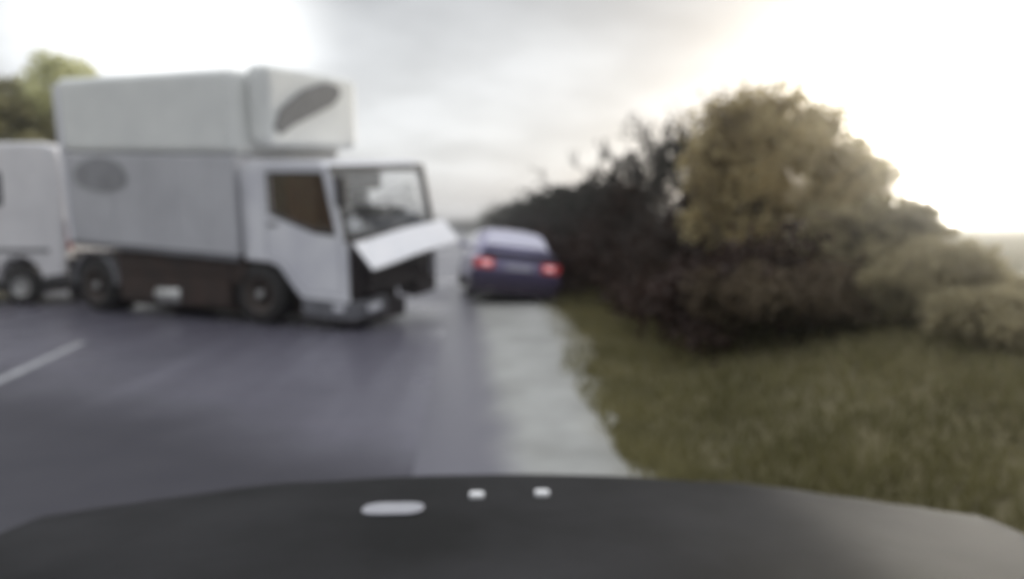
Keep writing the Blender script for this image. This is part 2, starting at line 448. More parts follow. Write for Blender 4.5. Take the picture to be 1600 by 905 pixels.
L_yell = leaf_mat("yellow_leaf", (0.72, 0.71, 0.42), (0.54, 0.54, 0.30), 0.5, 0.62)
L_green = leaf_mat("green_leaf", (0.30, 0.26, 0.15), (0.44, 0.38, 0.24), 1.3, 0.55)
L_pale = leaf_mat("pale_leaf", (0.16, 0.17, 0.12), (0.10, 0.11, 0.08), 1.3, 0.4)

def bare_tree(px, d, h, label, seed, name="bare_tree", leaves=500, group="bare trees along the hedge top", spread=0.6, depth=4):
    rng = np.random.default_rng(seed); x, y = W(px, d); z = gz(x, y)
    t = thing(name, label, "tree", (x, y, z), 0, group)
    bm = bmesh.new()
    H = h - z
    for s in range(3):
        a = rng.uniform(0, 6.28)
        dd = Vector((0.30 * math.cos(a), 0.30 * math.sin(a), 1)).normalized()
        branches(bm, rng, Vector((0.12 * math.cos(a), 0.12 * math.sin(a), -0.1)), dd, H * 0.40, 0.075, depth, spread, 0.16, 0.013)
    co = np.array([v.co[:] for v in bm.verts])
    k = H / max(co[:, 2].max(), 0.1)
    if k < 1 or k > 1.05: bmesh.ops.scale(bm, vec=(min(k, 1.25), min(k, 1.25), k), verts=bm.verts[:])
    co = np.array([v.co[:] for v in bm.verts])
    obj("trunk", bm, M_bark, t)
    P = co[rng.integers(0, len(co), leaves)] + rng.normal(size=(leaves, 3)) * 0.05
    P = P[P[:, 2] > 0.3]
    leaf_mesh("crown", P, 0.05, L_dark, t, rng)
    return t
def leafy(name, label, cat, px, d, top, rx, ry, m, seed, nclump=60, per=120, clr=0.3, size=0.06, low=0.2, group=None, xy=None, trunk_r=0.07, sub=True):
    rng = np.random.default_rng(seed); x, y = xy if xy else W(px, d); z = gz(x, y)
    t = thing(name, label, cat, (x, y, z), 0, group)
    H = top - z; c = (0, 0, (low + H) / 2 + 0.0); rz = max((H - low) / 2 - clr * 0.5, 0.1)
    P = clump_points(rng, c, (rx, ry, rz), nclump, per, clr)
    P = P[P[:, 2] > 0.02]
    leaf_mesh("crown" if cat == "tree" else "foliage", P, size, m, t, rng)
    bm = bmesh.new()
    for s in range(2 if cat == "tree" else 4):
        a = rng.uniform(0, 6.28); k = 0.16 if cat == "tree" else 0.4
        dd = Vector((k * math.cos(a), k * math.sin(a), 1)).normalized()
        branches(bm, rng, Vector((0.1 * math.cos(a), 0.1 * math.sin(a), -0.1)), dd, H * 0.42, trunk_r, 3, 0.6, 0.15, 0.005)
    co = np.array([v.co[:] for v in bm.verts]); k = H * 0.97 / max(co[:, 2].max(), .1)
    if k < 1: bmesh.ops.scale(bm, vec=(k, k, k), verts=bm.verts[:])
    obj("trunk" if cat == "tree" else "stem", bm, M_bark, t)
    return t

# dark brown hedge that runs along the verge
rng = np.random.default_rng(5)
hx, hy = 2.9, 9.0
hedge = thing("hedge", "dense dark brown hedge running along the grass verge behind the car", "hedge", (hx, hy, gz(hx, hy)))
P = []
for yy in np.arange(7.0, 46, 0.30):
    for _ in range(6):
        xx = 2.6 + rng.uniform(-0.35, 1.6) + 0.25 * math.sin(yy * 0.7)
        zt = gz(xx, yy) + rng.uniform(0.05, 1.0) ** 0.8 * (1.45 + 0.22 * math.sin(yy * 0.9 + 2) + 0.16 * math.sin(yy * 2.1)) * (0.62 + 0.38 * sst(9.5, 12.5, yy)) * (1 if xx > 2.7 else 0.75)
        q = rng.normal(size=(70, 3)) * np.array((0.20, 0.20, 0.15)) + np.array((xx, yy, zt))
        P.append(q)
P = np.concatenate(P) - np.array(hedge.location)
P = P[P[:, 2] > -0.45]
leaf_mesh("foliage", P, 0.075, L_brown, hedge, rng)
bm = bmesh.new()
for yy in np.arange(8.4, 34, 0.45):
    xx = 3.0 + rng.uniform(-0.3, 0.9)
    a = rng.uniform(0, 6.28)
    branches(bm, rng, Vector((xx - hx, yy - hy, gz(xx, yy) - gz(hx, hy) - 0.1)), Vector((0.35 * math.cos(a), 0.35 * math.sin(a), 1)).normalized(),
             0.95, 0.022, 2, 0.6, 0.15, 0.005)
obj("stem", bm, M_bark, hedge)

bare_tree(962, 15.0, 3.35, "slender bare tree with thin arching twigs, first above the hedge beyond the car", 11, leaves=700, spread=0.75)
bare_tree(1032, 13.4, 3.65, "dark bare tree with dense upright twigs in the middle of the hedge top", 23, leaves=2400)
bare_tree(1095, 11.8, 3.85, "tall bare tree with forked dark twigs standing against the olive tree", 31, leaves=2400)
bare_tree(1150, 11.6, 3.9, "bare dark tree half hidden behind the yellow olive tree", 37, leaves=900)
leafy("slender_tree", "tall thin pale tree rising behind the yellow olive tree", "tree", 1206, 15.5, 5.1, 0.35, 0.35, L_pale, 41, 26, 60, 0.22, 0.06, 1.5, trunk_r=0.06)
leafy("olive_tree", "bushy yellow olive tree at the near end of the hedge", "tree", 1200, 9.2, 3.45, 1.2, 1.0, L_olive, 43, 120, 120, 0.35, 0.055, 0.35, trunk_r=0.07)
leafy("shrub", "dull brown green shrub under the yellow olive tree", "shrub", 1250, 7.2, 1.2, 1.1, 0.8, leaf_mat("brown_green_leaf", (0.10, 0.072, 0.048), (0.15, 0.115, 0.07), 1.3, 0.4), 47, 70, 170, 0.26, 0.05, 0.1)
leafy("tall_shrub", "tall hazy tan shrub leaning against the right side of the olive tree", "shrub", 1325, 9.6, 2.75, 0.6, 0.7, leaf_mat("tan_leaf", (0.42, 0.35, 0.21), (0.22, 0.18, 0.10), 0.9, 0.55), 67, 60, 110, 0.34, 0.055, 0.1)
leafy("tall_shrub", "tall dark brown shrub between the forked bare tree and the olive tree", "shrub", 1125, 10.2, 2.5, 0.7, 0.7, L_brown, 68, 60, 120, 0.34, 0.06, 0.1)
leafy("shrub", "leafy tan green shrub on the bank just right of the olive tree", "shrub", 1370, 7.8, 1.9, 0.85, 0.8, L_green, 53, 70, 190, 0.26, 0.05, 0.15)
leafy("shrub", "low hazy shrub in the glare at the frame edge, the nearest on the bank", "shrub", 1590, 5.3, 0.98, 0.5, 0.7, L_green, 59, 50, 170, 0.22, 0.04, 0.1)
leafy("shrub", "sunlit shrub in the glare between the taller and lowest bank shrubs", "shrub", 1480, 6.5, 1.38, 0.75, 0.7, L_green, 61, 60, 180, 0.24, 0.045, 0.1)
for i, (px, d, top, r, lab) in enumerate([
        (905, 20, 2.95, 0.9, "dark rounded bush in the hedge just right of the car roof"),
        (868, 26, 3.15, 1.1, "dark spiky bush in the hedge above the right tail lamp"),
        (838, 33, 3.25, 1.2, "dark bush in the hedge above the rear window"),
        (806, 44, 3.3, 1.5, "far dark bush in the hedge above the car roof"),
        (930, 17.5, 2.75, 0.8, "dark bush at the foot of the slender bare tree")]):
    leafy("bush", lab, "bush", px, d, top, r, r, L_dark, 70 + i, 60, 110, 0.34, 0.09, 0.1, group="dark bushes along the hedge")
# trees on the left, behind the van and the truck
leafy("autumn_tree", "yellow green tree behind the lorry box at the frame edge", "tree", 108, 26, 8.3, 1.7, 1.7, L_yell, 81, 130, 110, 0.6, 0.14, 2.0, trunk_r=0.2)
leafy("autumn_tree", "darker olive tree behind the white van", "tree", 5, 24, 6.9, 1.9, 1.9, leaf_mat("dull_olive_leaf", (0.24, 0.22, 0.11), (0.34, 0.31, 0.16), 0.6, 0.5), 83, 120, 150, 0.55, 0.12, 1.0, trunk_r=0.2)
# far masses nobody could count
rng = np.random.default_rng(90); P = []
for _ in range(420):
    s = rng.uniform()
    if s < 0.55: x, y = rng.uniform(3, 9), rng.uniform(46, 170)
    elif s < 0.8: x, y = rng.uniform(-24, 10), rng.uniform(165, 185)
    else: x, y = rng.uniform(-24, -13), rng.uniform(20, 170)
    h = rng.uniform(1.2, 3.2) * (1.25 if y > 90 else 1)
    P.append(rng.normal(size=(120, 3)) * np.array((0.9, 0.9, h * 0.28)) + np.array((x, y, gz(x, y) + h * 0.6)))
P = np.concatenate(P); P = P[(P[:, 2] > 0) & ((P[:, 0] > 2.4) | (P[:, 0] < -10.5) | (P[:, 1] > 160))]
tag(leaf_mesh("woods", P, 0.22, leaf_mat("far_leaf", (0.03, 0.033, 0.022), (0.05, 0.05, 0.035), 0.3, 0.2), None, rng), kind="stuff")
# grass on the verge
def grass(name, n, fx, fy, hmin, hmax, m, seed):
    rng = np.random.default_rng(seed)
    V = np.empty((n, 3, 3)); k = 0
    while k < n:
        y = fy(rng); x = fx(rng, y)
        if x < shoulder_edge(y) + abs(rng.normal()) * 0.25 - 0.12 and x > 0: continue
        h = rng.uniform(hmin, hmax) * (0.6 + 0.6 * abs(math.sin(x * 2.1) * math.cos(y * 1.7))); a = rng.uniform(0, 6.28); w = 0.008 + 0.006 * rng.uniform()
        z = gz(x, y) - 0.01
        lean = rng.normal(size=2) * h * 0.45
        V[k, 0] = (x - w * math.cos(a), y - w * math.sin(a), z); V[k, 1] = (x + w * math.cos(a), y + w * math.sin(a), z)
        V[k, 2] = (x + lean[0], y + lean[1], z + h); k += 1
    me = bpy.data.meshes.new(name)
    me.vertices.add(3 * n); me.vertices.foreach_set("co", V.ravel())
    me.loops.add(3 * n); me.loops.foreach_set("vertex_index", np.arange(3 * n, dtype=np.int32))
    me.polygons.add(n); me.polygons.foreach_set("loop_start", np.arange(0, 3 * n, 3, dtype=np.int32))
    me.polygons.foreach_set("loop_total", np.full(n, 3, dtype=np.int32))
    me.update(calc_edges=True); me.materials.append(m)
    o = bpy.data.objects.new(name, me); COL.objects.link(o); o["kind"] = "stuff"
    return o
L_grass = leaf_mat("grass_blade", (0.235, 0.21, 0.095), (0.12, 0.112, 0.048), 0.7, 0.45)
grass("grass", 60000, lambda r, y: 1.0 + r.uniform() ** 1.3 * 5.5, lambda r: 1.5 + r.uniform() ** 1.6 * 34, 0.06, 0.22, L_grass, 7)

L_straw = leaf_mat("dry_grass_blade", (0.34, 0.30, 0.18), (0.22, 0.20, 0.11), 0.8, 0.5)
grass("dry_grass", 14000, lambda r, y: 2.9 + r.uniform() ** 0.8 * 4.0, lambda r: 3.2 + r.uniform() * 6.0, 0.06, 0.20, L_straw, 8)

# ------------------------------------------------------------------ lorry
TH = R(25)
ax, ay = CW(-2.32, 9.5)                                   # near front corner on the ground
hd = -TH - YAW                                            # heading: to the right and towards the camera
Tm = Matrix.Rotation(hd, 4, 'Z')
org = Vector((ax, ay, 0)) - (Tm @ Vector((0, -1.2, 0)))
truck = thing("lorry", "wrecked white box lorry slewed across the road with its front torn open", "lorry", org, hd)
# the crash left the body nose down and the cab leaning to its right
def about(p, M): return Matrix.Translation(p) @ M @ Matrix.Translation(-Vector(p))
BX = about((-1.7, 0, 0.9), Matrix.Rotation(R(3.0), 4, 'Y') @ Matrix.Rotation(R(4.6), 4, 'X'))
CX = BX @ about((-1, 0, 0.8), Matrix.Rotation(R(0.8), 4, 'X'))
CB = -1.95
prof = [(0.0, 0.60), (-0.82, 0.56), (-1.0, 0.72), (-1.28, 1.04), (-1.5, 1.10), (CB, 1.10), (CB, 2.50), (-1.7, 2.60), (-0.45, 2.60), (-0.24, 2.52), (-0.03, 1.52), (0.0, 1.40)]
win = [(-1.38, 2.40), (-0.36, 2.42), (-0.17, 1.60), (-0.55, 1.62), (-1.38, 1.86)]
bm = bmesh.new()
for s in (-1, 1):
    plate(bm, prof, [win], (lambda u, v, w, s=s: (u, s * (1.2 - w), v)), 0.05)
# roof, back wall, floor, front cross panels
plate(bm, [(-1.15, 0), (1.15, 0), (1.15, 1), (-1.15, 1)], [], lambda u, v, w: (-1.7 + v * 1.25, u, 2.60 - w), 0.05)
plate(bm, [(-1.15, 0), (1.15, 0), (1.15, 1), (-1.15, 1)], [], lambda u, v, w: (-0.45 + v * 0.21, u, 2.60 - v * 0.08 - w), 0.05)
plate(bm, [(-1.15, 0), (1.15, 0), (1.15, 1), (-1.15, 1)], [], lambda u, v, w: (CB + v * 0.25, u, 2.50 + v * 0.10 - w), 0.05)
box(bm, CB, CB + 0.05, -1.15, 1.15, 1.1, 2.45)
box(bm, -1.9, -0.1, -1.15, 1.15, 1.12, 1.17)
obj("cab", bm, M_white, truck, bevel=0.025, seg=2, xf=CX)
bm = bmesh.new(); box(bm, -1.895, -0.6, 1.11, 1.145, 1.2, 1.8); box(bm, CB + 0.06, CB + 0.08, -1.1, 1.1, 1.2, 2.44)
box(bm, -1.65, -0.42, -1.1, 1.1, 2.50, 2.54)
obj("cab_lining", bm, M_cab_in, truck, xf=CX)
# door with its seam, handle and step
bm = bmesh.new()
seam = [(-0.33, 2.50), (-1.50, 2.50), (-1.50, 1.14), (-1.22, 1.12), (-0.92, 0.80), (-0.80, 0.70), (-0.12, 0.72), (-0.12, 1.50)]
seam_in = [(-0.345, 2.485), (-1.48, 2.485), (-1.48, 1.155), (-1.21, 1.135), (-0.905, 0.815), (-0.79, 0.715), (-0.135, 0.735), (-0.135, 1.50)]
plate(bm, seam, [seam_in], lambda u, v, w: (u, -1.203 + w, v), 0.01)
obj("door_seam", bm, mat("seam_grey", (0.42, 0.42, 0.45), 0.6, (0.36, 0.36, 0.39), 5), truck, xf=CX)
bm = bmesh.new(); box(bm, -1.44, -1.26, -1.225, -1.198, 1.66, 1.70)
obj("door_handle", bm, M_black, truck, bevel=0.008, xf=CX)
# window panes
bm = bmesh.new(); plate(bm, [(-1.37, 2.395), (-0.365, 2.415), (-0.18, 1.61), (-0.55, 1.63), (-1.37, 1.87)], [], lambda u, v, w: (u, -1.18 + w, v), 0.006)
p = obj("side_window", bm, G_side, truck, xf=CX)
bm = bmesh.new()
fr_o = [(-1.42, 2.44), (-0.335, 2.46), (-0.13, 1.565), (-0.56, 1.585), (-1.42, 1.83)]
plate(bm, fr_o, [[(-1.375, 2.40), (-0.365, 2.415), (-0.18, 1.605), (-0.55, 1.625), (-1.375, 1.865)]], lambda u, v, w: (u, -1.206 + w, v), 0.01)
obj("window_frame", bm, M_black, p, xf=CX)
bm = bmesh.new(); plate(bm, [(-0.19, 2.46), (-0.335, 2.46), (-0.13, 1.54), (0.002, 1.54)], [], lambda u, v, w: (u - 0.03, -1.2075 + w, v), 0.006)
obj("pillar_trim", bm, M_white, truck, xf=CX)
# brown curtain drawn at the near side of the cab
bm = bmesh.new(); n = 26; A = []; B = []
for i in range(n):
    x = -1.14 + 0.9 * i / (n - 1); y = -1.11 + 0.03 * math.sin(i * 1.5)
    A.append(bm.verts.new((x, y, 1.45))); B.append(bm.verts.new((x + 0.0, y, 2.46 if x < -.35 else 2.1)))
for i in range(n - 1): bm.faces.new((A[i], A[i+1], B[i+1], B[i]))
bmesh.ops.solidify(bm, geom=bm.faces[:], thickness=0.006)
obj("curtain", bm, M_curtain, truck, smooth=True, xf=CX)
# windscreen opening: dark surround + pane
def ws(u, v, w):      # u across (y), v up the slope 0..1, w outwards
    return (-0.03 - 0.21 * v + w, u, 1.52 + 1.0 * v)
bm = bmesh.new()
plate(bm, [(-1.2, -0.03), (1.2, -0.03), (1.2, 1.03), (-1.2, 1.03)], [rr(0, 0.50, 2.22, 0.90, 0.09)], lambda u, v, w: ws(u, v, w - 0.03), 0.04)
wsf = obj("windscreen_frame", bm, M_black, truck, bevel=0.006, xf=CX)
bm = bmesh.new(); plate(bm, rr(0, 0.50, 2.2, 0.88, 0.09), [], lambda u, v, w: ws(u, v, w - 0.02), 0.006)
obj("windscreen", bm, G_screen, truck, xf=CX)
# dashboard, sun visor, seats, steering wheel
bm = bmesh.new()
plate(bm, [(-0.08, 1.30), (-0.08, 1.56), (-0.2, 1.66), (-0.55, 1.74), (-0.62, 1.62), (-0.5, 1.3)], [], lambda u, v, w: (u, -1.13 + w, v), 2.26)
obj("dashboard", bm, mat("dash_grey", (0.09, 0.09, 0.10), 0.5, (0.13, 0.13, 0.14), 5), truck, bevel=0.03, xf=CX)
bm = bmesh.new(); box(bm, -0.45, -0.27, -1.05, 0.05, 2.18, 2.46)
obj("sun_visor", bm, M_black, truck, bevel=0.03, xf=CX)
for yy in (-0.6, 0.6):
    bm = bmesh.new(); box(bm, -1.45, -0.95, yy - 0.25, yy + 0.25, 1.3, 1.62)
    box(bm, -1.60, -1.42, yy - 0.25, yy + 0.25, 1.55, 2.02); box(bm, -1.58, -1.45, yy - 0.13, yy + 0.13, 2.06, 2.28)
    obj("seat", bm, M_cab_in, truck, bevel=0.05, seg=3, xf=CX)
bm = bmesh.new()
for i in range(24):
    a, b = 2 * math.pi * i / 24, 2 * math.pi * (i + 1) / 24
    f = lambda t: Vector((-0.72 + 0.10 * math.sin(t), 0.6 + 0.23 * math.cos(t), 1.76 + 0.21 * math.sin(t)))
    cyl(bm, f(a), f(b), 0.016, n=6, cap=False)
cyl(bm, (-0.72, 0.6, 1.76), (-0.5, 0.6, 1.6), 0.03, n=8)
obj("steering_wheel", bm, M_black, truck, xf=CX)
# mirror on the near pillar
bm = bmesh.new(); box(bm, -0.02, 0.10, -1.40, -1.24, 2.00, 2.42)
mi = obj("mirror", bm, M_black, truck, bevel=0.03, xf=CX)
for a, b in (((-0.16, -1.18, 2.35), (0.04, -1.32, 2.38)), ((-0.10, -1.18, 1.98), (0.04, -1.32, 2.02))):
    bm = bmesh.new(); cyl(bm, a, b, 0.016, n=8); obj("bracket", bm, M_black, mi, xf=CX)
# torn-open front: the white flap hangs out, dark engine bay behind
FL = CX @ about((0.1, -1.1, 1.43), Matrix.Rotation(R(3.5), 4, 'X'))
bm = bmesh.new()
def flp(u, v, w):   # v 0 at hinge .. 1 at the lower edge
    return (0.10 + 0.31 * v + 0.02 * math.sin(u * 2.2), u, 1.47 - 0.35 * v + 0.012 * math.sin(u * 3.1 + 1) + w * 0.6)
N = 12
lo = [[None] * 4 for _ in range(N + 1)]; hi = [[None] * 4 for _ in range(N + 1)]
for i in range(N + 1):
    u = -1.16 + 2.42 * i / N
    for j in range(4):
        lo[i][j] = bm.verts.new(flp(u, j / 3, 0)); hi[i][j] = bm.verts.new(flp(u, j / 3, 0.05))
for i in range(N):
    for j in range(3):
        bm.faces.new((lo[i][j], lo[i+1][j], lo[i+1][j+1], lo[i][j+1])); bm.faces.new((hi[i][j], hi[i][j+1], hi[i+1][j+1], hi[i+1][j]))
for i in range(N):
    bm.faces.new((lo[i][0], hi[i][0], hi[i+1][0], lo[i+1][0])); bm.faces.new((lo[i][3], lo[i+1][3], hi[i+1][3], hi[i][3]))
for j in range(3):
    bm.faces.new((lo[0][j], lo[0][j+1], hi[0][j+1], hi[0][j])); bm.faces.new((lo[N][j], hi[N][j], hi[N][j+1], lo[N][j+1]))
fl = obj("front_flap", bm, M_flap, truck, bevel=0.012, xf=FL)
fl["label"] = "bright white front flap hanging open"
for yy in (-0.8, 0.8):
    bm = bmesh.new(); cyl(bm, (-0.04, yy, 1.50), (0.12, yy, 1.46), 0.02, n=8)
    obj("hinge", bm, M_black, fl, xf=CX)
bm = bmesh.new()
box(bm, -0.55, -0.08, -1.05, 1.1, 0.62, 1.46)
box(bm, -0.10, 0.04, -0.75, 0.85, 0.66, 1.30)
for k in range(7): box(bm, 0.04, 0.06, -0.7, 0.8, 0.72 + k * 0.08, 0.75 + k * 0.08)
box(bm, -0.35, 0.02, 0.55, 1.12, 0.40, 0.66); cyl(bm, (-0.1, 0.2, 0.62), (-0.06, 0.55, 0.42), 0.05, n=10)
cyl(bm, (0.05, -0.7, 1.28), (0.08, 0.6, 1.05), 0.03, n=8); cyl(bm, (0.05, 0.75, 0.75), (0.12, 0.3, 1.15), 0.025, n=8)
obj("engine_bay", bm, M_cavity, truck, bevel=0.01, xf=CX)
# what is left of the bumper: near corner, with the lamp in it
bm = bmesh.new()
plate(bm, [(-0.86, -1.22), (-0.02, -1.22), (0.10, -1.14), (0.14, -0.98), (0.13, -0.45), (0.06, -0.36), (0.03, -0.9), (-0.06, -1.08), (-0.86, -1.10)], [], lambda u, v, w: (u, v, 0.36 + w), 0.26)
bu = obj("bumper", bm, M_grey, truck, bevel=0.02, xf=CX)
bm = bmesh.new(); plate(bm, rr(0, 0.505, 0.30, 0.12, 0.035), [], lambda u, v, w: (0.13 + w, -0.80 + u, v), 0.03)
obj("headlight", bm, G_lamp, truck, bevel=0.008, xf=CX)
bm = bmesh.new(); plate(bm, rr(-0.16, 0.53, 0.18, 0.09, 0.03), [], lambda u, v, w: (u, -1.243 + w, v), 0.03)
obj("corner_lamp", bm, G_lamp, truck, bevel=0.008, xf=CX)
bm = bmesh.new(); box(bm, -0.95, 0.02, -1.12, 0.2, 0.10, 0.40); cyl(bm, (-0.2, -1.0, 0.2), (0.08, -0.3, 0.16), 0.05, n=8)
obj("underrun_guard", bm, M_cavity, truck, bevel=0.03)
bm = bmesh.new(); box(bm, -0.80, -0.35, -1.24, -1.0, 0.30, 0.355); obj("step", bm, M_black, truck, bevel=0.01, xf=CX)

# cargo box
b0, b1 = -2.03, -6.1
def slab(z0, z1, ins=0.0):
    bm = bmesh.new(); box(bm, b1 + ins, b0 - ins, -1.26 + ins, 1.26 - ins, z0, z1); return bm
cb = obj("cargo_box", slab(2.66, 3.92), M_panel, truck, bevel=0.13, seg=4, xf=BX)
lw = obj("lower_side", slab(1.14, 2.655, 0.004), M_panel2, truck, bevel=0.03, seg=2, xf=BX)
bm = bmesh.new()
for k in range(6):
    x = b1 + 0.5 + k * 0.75
    box(bm, x, x + 0.02, -1.262, -1.25, 1.22, 2.62)
obj("rib", bm, M_panel2, lw, bevel=0.004, xf=BX)
bm = bmesh.new(); box(bm, b1 - 0.02, b1 + 0.10, -1.29, -1.16, 1.12, 3.8); box(bm, b1 - 0.02, b1 + 0.10, 1.16, 1.29, 1.12, 3.8); box(bm, b1 - 0.02, b1 + 0.10, -1.16, 1.16, 3.7, 3.8)
obj("rear_frame", bm, M_white, truck, bevel=0.02, xf=BX)
bm = bmesh.new(); box(bm, b1, b0, -1.275, -1.235, 1.06, 1.15); box(bm, b1, b0, 1.235, 1.275, 1.06, 1.15)
obj("side_rail", bm, M_grey, truck, bevel=0.008, xf=BX)
# worn grey lettering-like smudge: an oval emblem and a stroke beside it
bm = bmesh.new()
ov = [(-5.05 + 0.62 * math.cos(a) * (1 if math.cos(a) > 0 else 1.25), 2.26 + 0.30 * math.sin(a) * (1.15 if math.sin(a) > 0 else 0.8)) for a in [2 * math.pi * i / 28 for i in range(28)]]
plate(bm, ov, [], lambda u, v, w: (u, -1.262 - w, v), 0.004)
em = obj("emblem", bm, M_greym, truck, xf=BX); em["label"] = "faded grey oval mark on the box side"
# cooling unit on the front of the box, above the cab
bm = bmesh.new(); box(bm, b0, b0 + 0.42, -0.95, 1.20, 2.80, 4.0)
fu = obj("cooling_unit", bm, M_panel, truck, bevel=0.12, seg=4, xf=BX)
bm = bmesh.new()
plate(bm, [(-0.84, 3.08), (-0.68, 2.98), (-0.45, 3.12), (0.10, 3.34), (0.55, 3.52), (0.74, 3.70), (0.66, 3.84), (0.36, 3.86), (-0.2, 3.68), (-0.68, 3.36)], [], lambda u, v, w: (b0 + 0.422 + w, u, v), 0.03)
obj("intake_grille", bm, M_dgrey, fu, bevel=0.01, xf=BX)

# chassis
bm = bmesh.new()
for yy in (-0.45, 0.38): box(bm, -6.2, -0.3, yy, yy + 0.08, 0.72, 1.0)
for k in range(9): box(bm, -6.15 + k * 0.55, -6.07 + k * 0.55, -1.2, 1.2, 0.98, 1.07)
for xx in (-1.72, -5.6): cyl(bm, (xx, -0.9, 0.48), (xx, 0.9, 0.48), 0.07, n=10); cyl(bm, (xx, -0.0, 0.50), (xx, 0.25, 0.50), 0.17, n=12)
box(bm, -3.6, -2.2, -0.4, 0.4, 0.42, 0.75)
obj("chassis", bm, M_chassis, truck)
bm = bmesh.new()
for (x0, x1, z0, z1) in ((-4.95, -2.3, 0.74, 1.08), (-4.93, -4.1, 0.26, 0.73), (-3.45, -2.32, 0.24, 0.73), (-2.28, -1.95, 0.62, 1.08), (-4.1, -3.45, 0.50, 0.73)):
    box(bm, x0, x1, -1.19, -1.09, z0, z1)
box(bm, -4.9, -2.3, -1.02, 1.15, 0.16, 0.70); box(bm, -6.0, -5.0, -0.5, 0.5, 0.20, 0.8); box(bm, -2.3, -0.6, -0.85, 0.85, 0.16, 0.9)  # low blocks added to close off light showing under the lorry
obj("side_guard_fill", bm, M_chassis, truck, bevel=0.01)
bm = bmesh.new(); lathe_y(bm, [(0.0, -0.30), (0.13, -0.295), (0.165, -0.26), (0.165, 0.26), (0.13, 0.295), (0, 0.30)], 20)
bm.transform(Matrix.Translation((-3.77, -1.06, 0.38)) @ Matrix.Rotation(R(90), 4, 'Z'))
obj("fuel_tank", bm, M_alu, truck, smooth=True)
bm = bmesh.new()
for (x0, x1) in ((-6.3, -4.9),):
    for yy in (-1.22, 0.75):
        bm = bmesh.new()
        for i in range(8):
            a0, a1 = math.pi * i / 8, math.pi * (i + 1) / 8
            f = lambda a, r: (-5.6 + r * math.cos(a), 0.50 + r * math.sin(a) * 0.98)
            p0, p1, q0, q1 = f(a0, .60), f(a1, .60), f(a0, .575), f(a1, .575)
            v = [bm.verts.new((p[0], y, p[1])) for y in (yy, yy + 0.46) for p in (p0, p1, q1, q0)]
            for q in ((0,1,2,3),(7,6,5,4),(0,4,5,1),(3,2,6,7)): bm.faces.new([v[j] for j in q])
        obj("mudguard", bm, M_greym, truck)
for yy in (-1.18, 0.74):
    bm = bmesh.new(); box(bm, -6.36, -6.33, yy, yy + 0.44, 0.22, 0.95); obj("mud_flap", bm, M_black, truck)
def truck_wheel(x, y, s, w=0.30):
    e = bmesh.new()
    lathe_y(e, [(0.30, w/2), (0.44, w/2), (0.475, w/2 - 0.04), (0.48, 0), (0.475, -w/2 + 0.04), (0.44, -w/2), (0.30, -w/2)], 36, cap=False)
    ty = obj("wheel", e, M_rubber, truck, smooth=True); ty.location = (x, y, 0.478)
    e = bmesh.new()
    k = -1 if s < 0 else 1
    lathe_y(e, [(0.0, k*0.10), (0.075, k*0.10), (0.085, k*0.02), (0.17, k*0.0), (0.20, k*0.09), (0.27, k*0.13), (0.302, k*0.145), (0.302, -k*0.12), (0.0, -k*0.12)], 28)
    for i in range(8):
        a = 2 * math.pi * i / 8
        cyl(e, (0.13 * math.cos(a), 0, 0.13 * math.sin(a)), (0.13 * math.cos(a), k * 0.045, 0.13 * math.sin(a)), 0.016, n=6)
    obj("rim", e, mat("dark_rim", (0.055, 0.042, 0.036), 0.8, (0.035, 0.026, 0.022), 6), ty, smooth=False)  # rim colour much darker than the plain steel
    e = bmesh.new(); lathe_y(e, [(0.0, k*0.15), (0.06, k*0.145), (0.07, k*0.09)], 16); obj("hub_cap", e, M_rim, ty)
for x in (-1.72, -5.6):
    truck_wheel(x, -1.04, -1); truck_wheel(x, 1.04, 1)
truck_wheel(-5.6, -0.70, -1, 0.28); truck_wheel(-5.6, 0.70, 1, 0.28)
# sheet of paper lying on the dashboard
bm = bmesh.new(); plate(bm, rr(0, 0, 0.30, 0.20, 0.02), [], lambda u, v, w: (-0.16 - v * 0.45, -0.80 + u, 1.70 + v * 0.9 + w + 0.01 * math.sin(u * 9)), 0.004)
pp = obj("paper_sheet", bm, M_paper, xf=Matrix.Translation(org) @ Tm @ CX)
tag(pp, "white paper sheet propped on the lorry dashboard behind the windscreen", "paper")

# ------------------------------------------------------------------ white van at the left edge
vx, vy = CW(-8.48, 12.75)
vr = math.pi - YAW + R(-4)                                    # heads left, rear end towards the lorry
van = thing("van", "tall white panel van cut by the frame edge, tail against the lorry's rear", "van", (vx, vy, 0), vr)
# local: x forward, rear at x=0, near side is y=0..; near side faces the camera => local y from 0 (near) to -1.95
M_van = mat("van_white", (0.66, 0.645, 0.66), 0.4, (0.56, 0.55, 0.57), 1.5)
bm = bmesh.new()
vp = [(0.03, 0.42), (0.0, 1.2), (0.02, 2.3), (0.06, 2.82), (0.16, 3.02), (0.40, 3.10), (3.7, 3.10), (4.1, 2.96), (4.75, 1.95), (5.55, 1.72), (5.75, 1.35), (5.8, 0.5)]
arch = lambda c: [(c + 0.46 * math.cos(a), 0.42 + 0.50 * math.sin(a)) for a in [math.pi * i / 10 for i in range(11)]]
outl = vp + arch(4.75) + arch(0.95)
plate(bm, outl, [], lambda u, v, w: (u, -1.95 + w, v), 1.95)
obj("body", bm, M_van, van, bevel=0.09, seg=3, angle=50)
bm = bmesh.new(); plate(bm, rr(1.72, 2.22, 1.1, 0.66, 0.08), [], lambda u, v, w: (u, 0.003 + w, v), 0.012)
obj("side_window", bm, mat("dark_window", (0.02, 0.02, 0.024), 0.12, (0.03, 0.03, 0.034), 3), van, bevel=0.004)
bm = bmesh.new(); plate(bm, [(3.75, 1.72), (3.78, 2.5), (4.22, 2.5), (4.6, 1.78)], [], lambda u, v, w: (u, 0.003 + w, v), 0.012)
obj("door_window", bm, MATS["dark_window"], van, bevel=0.004)
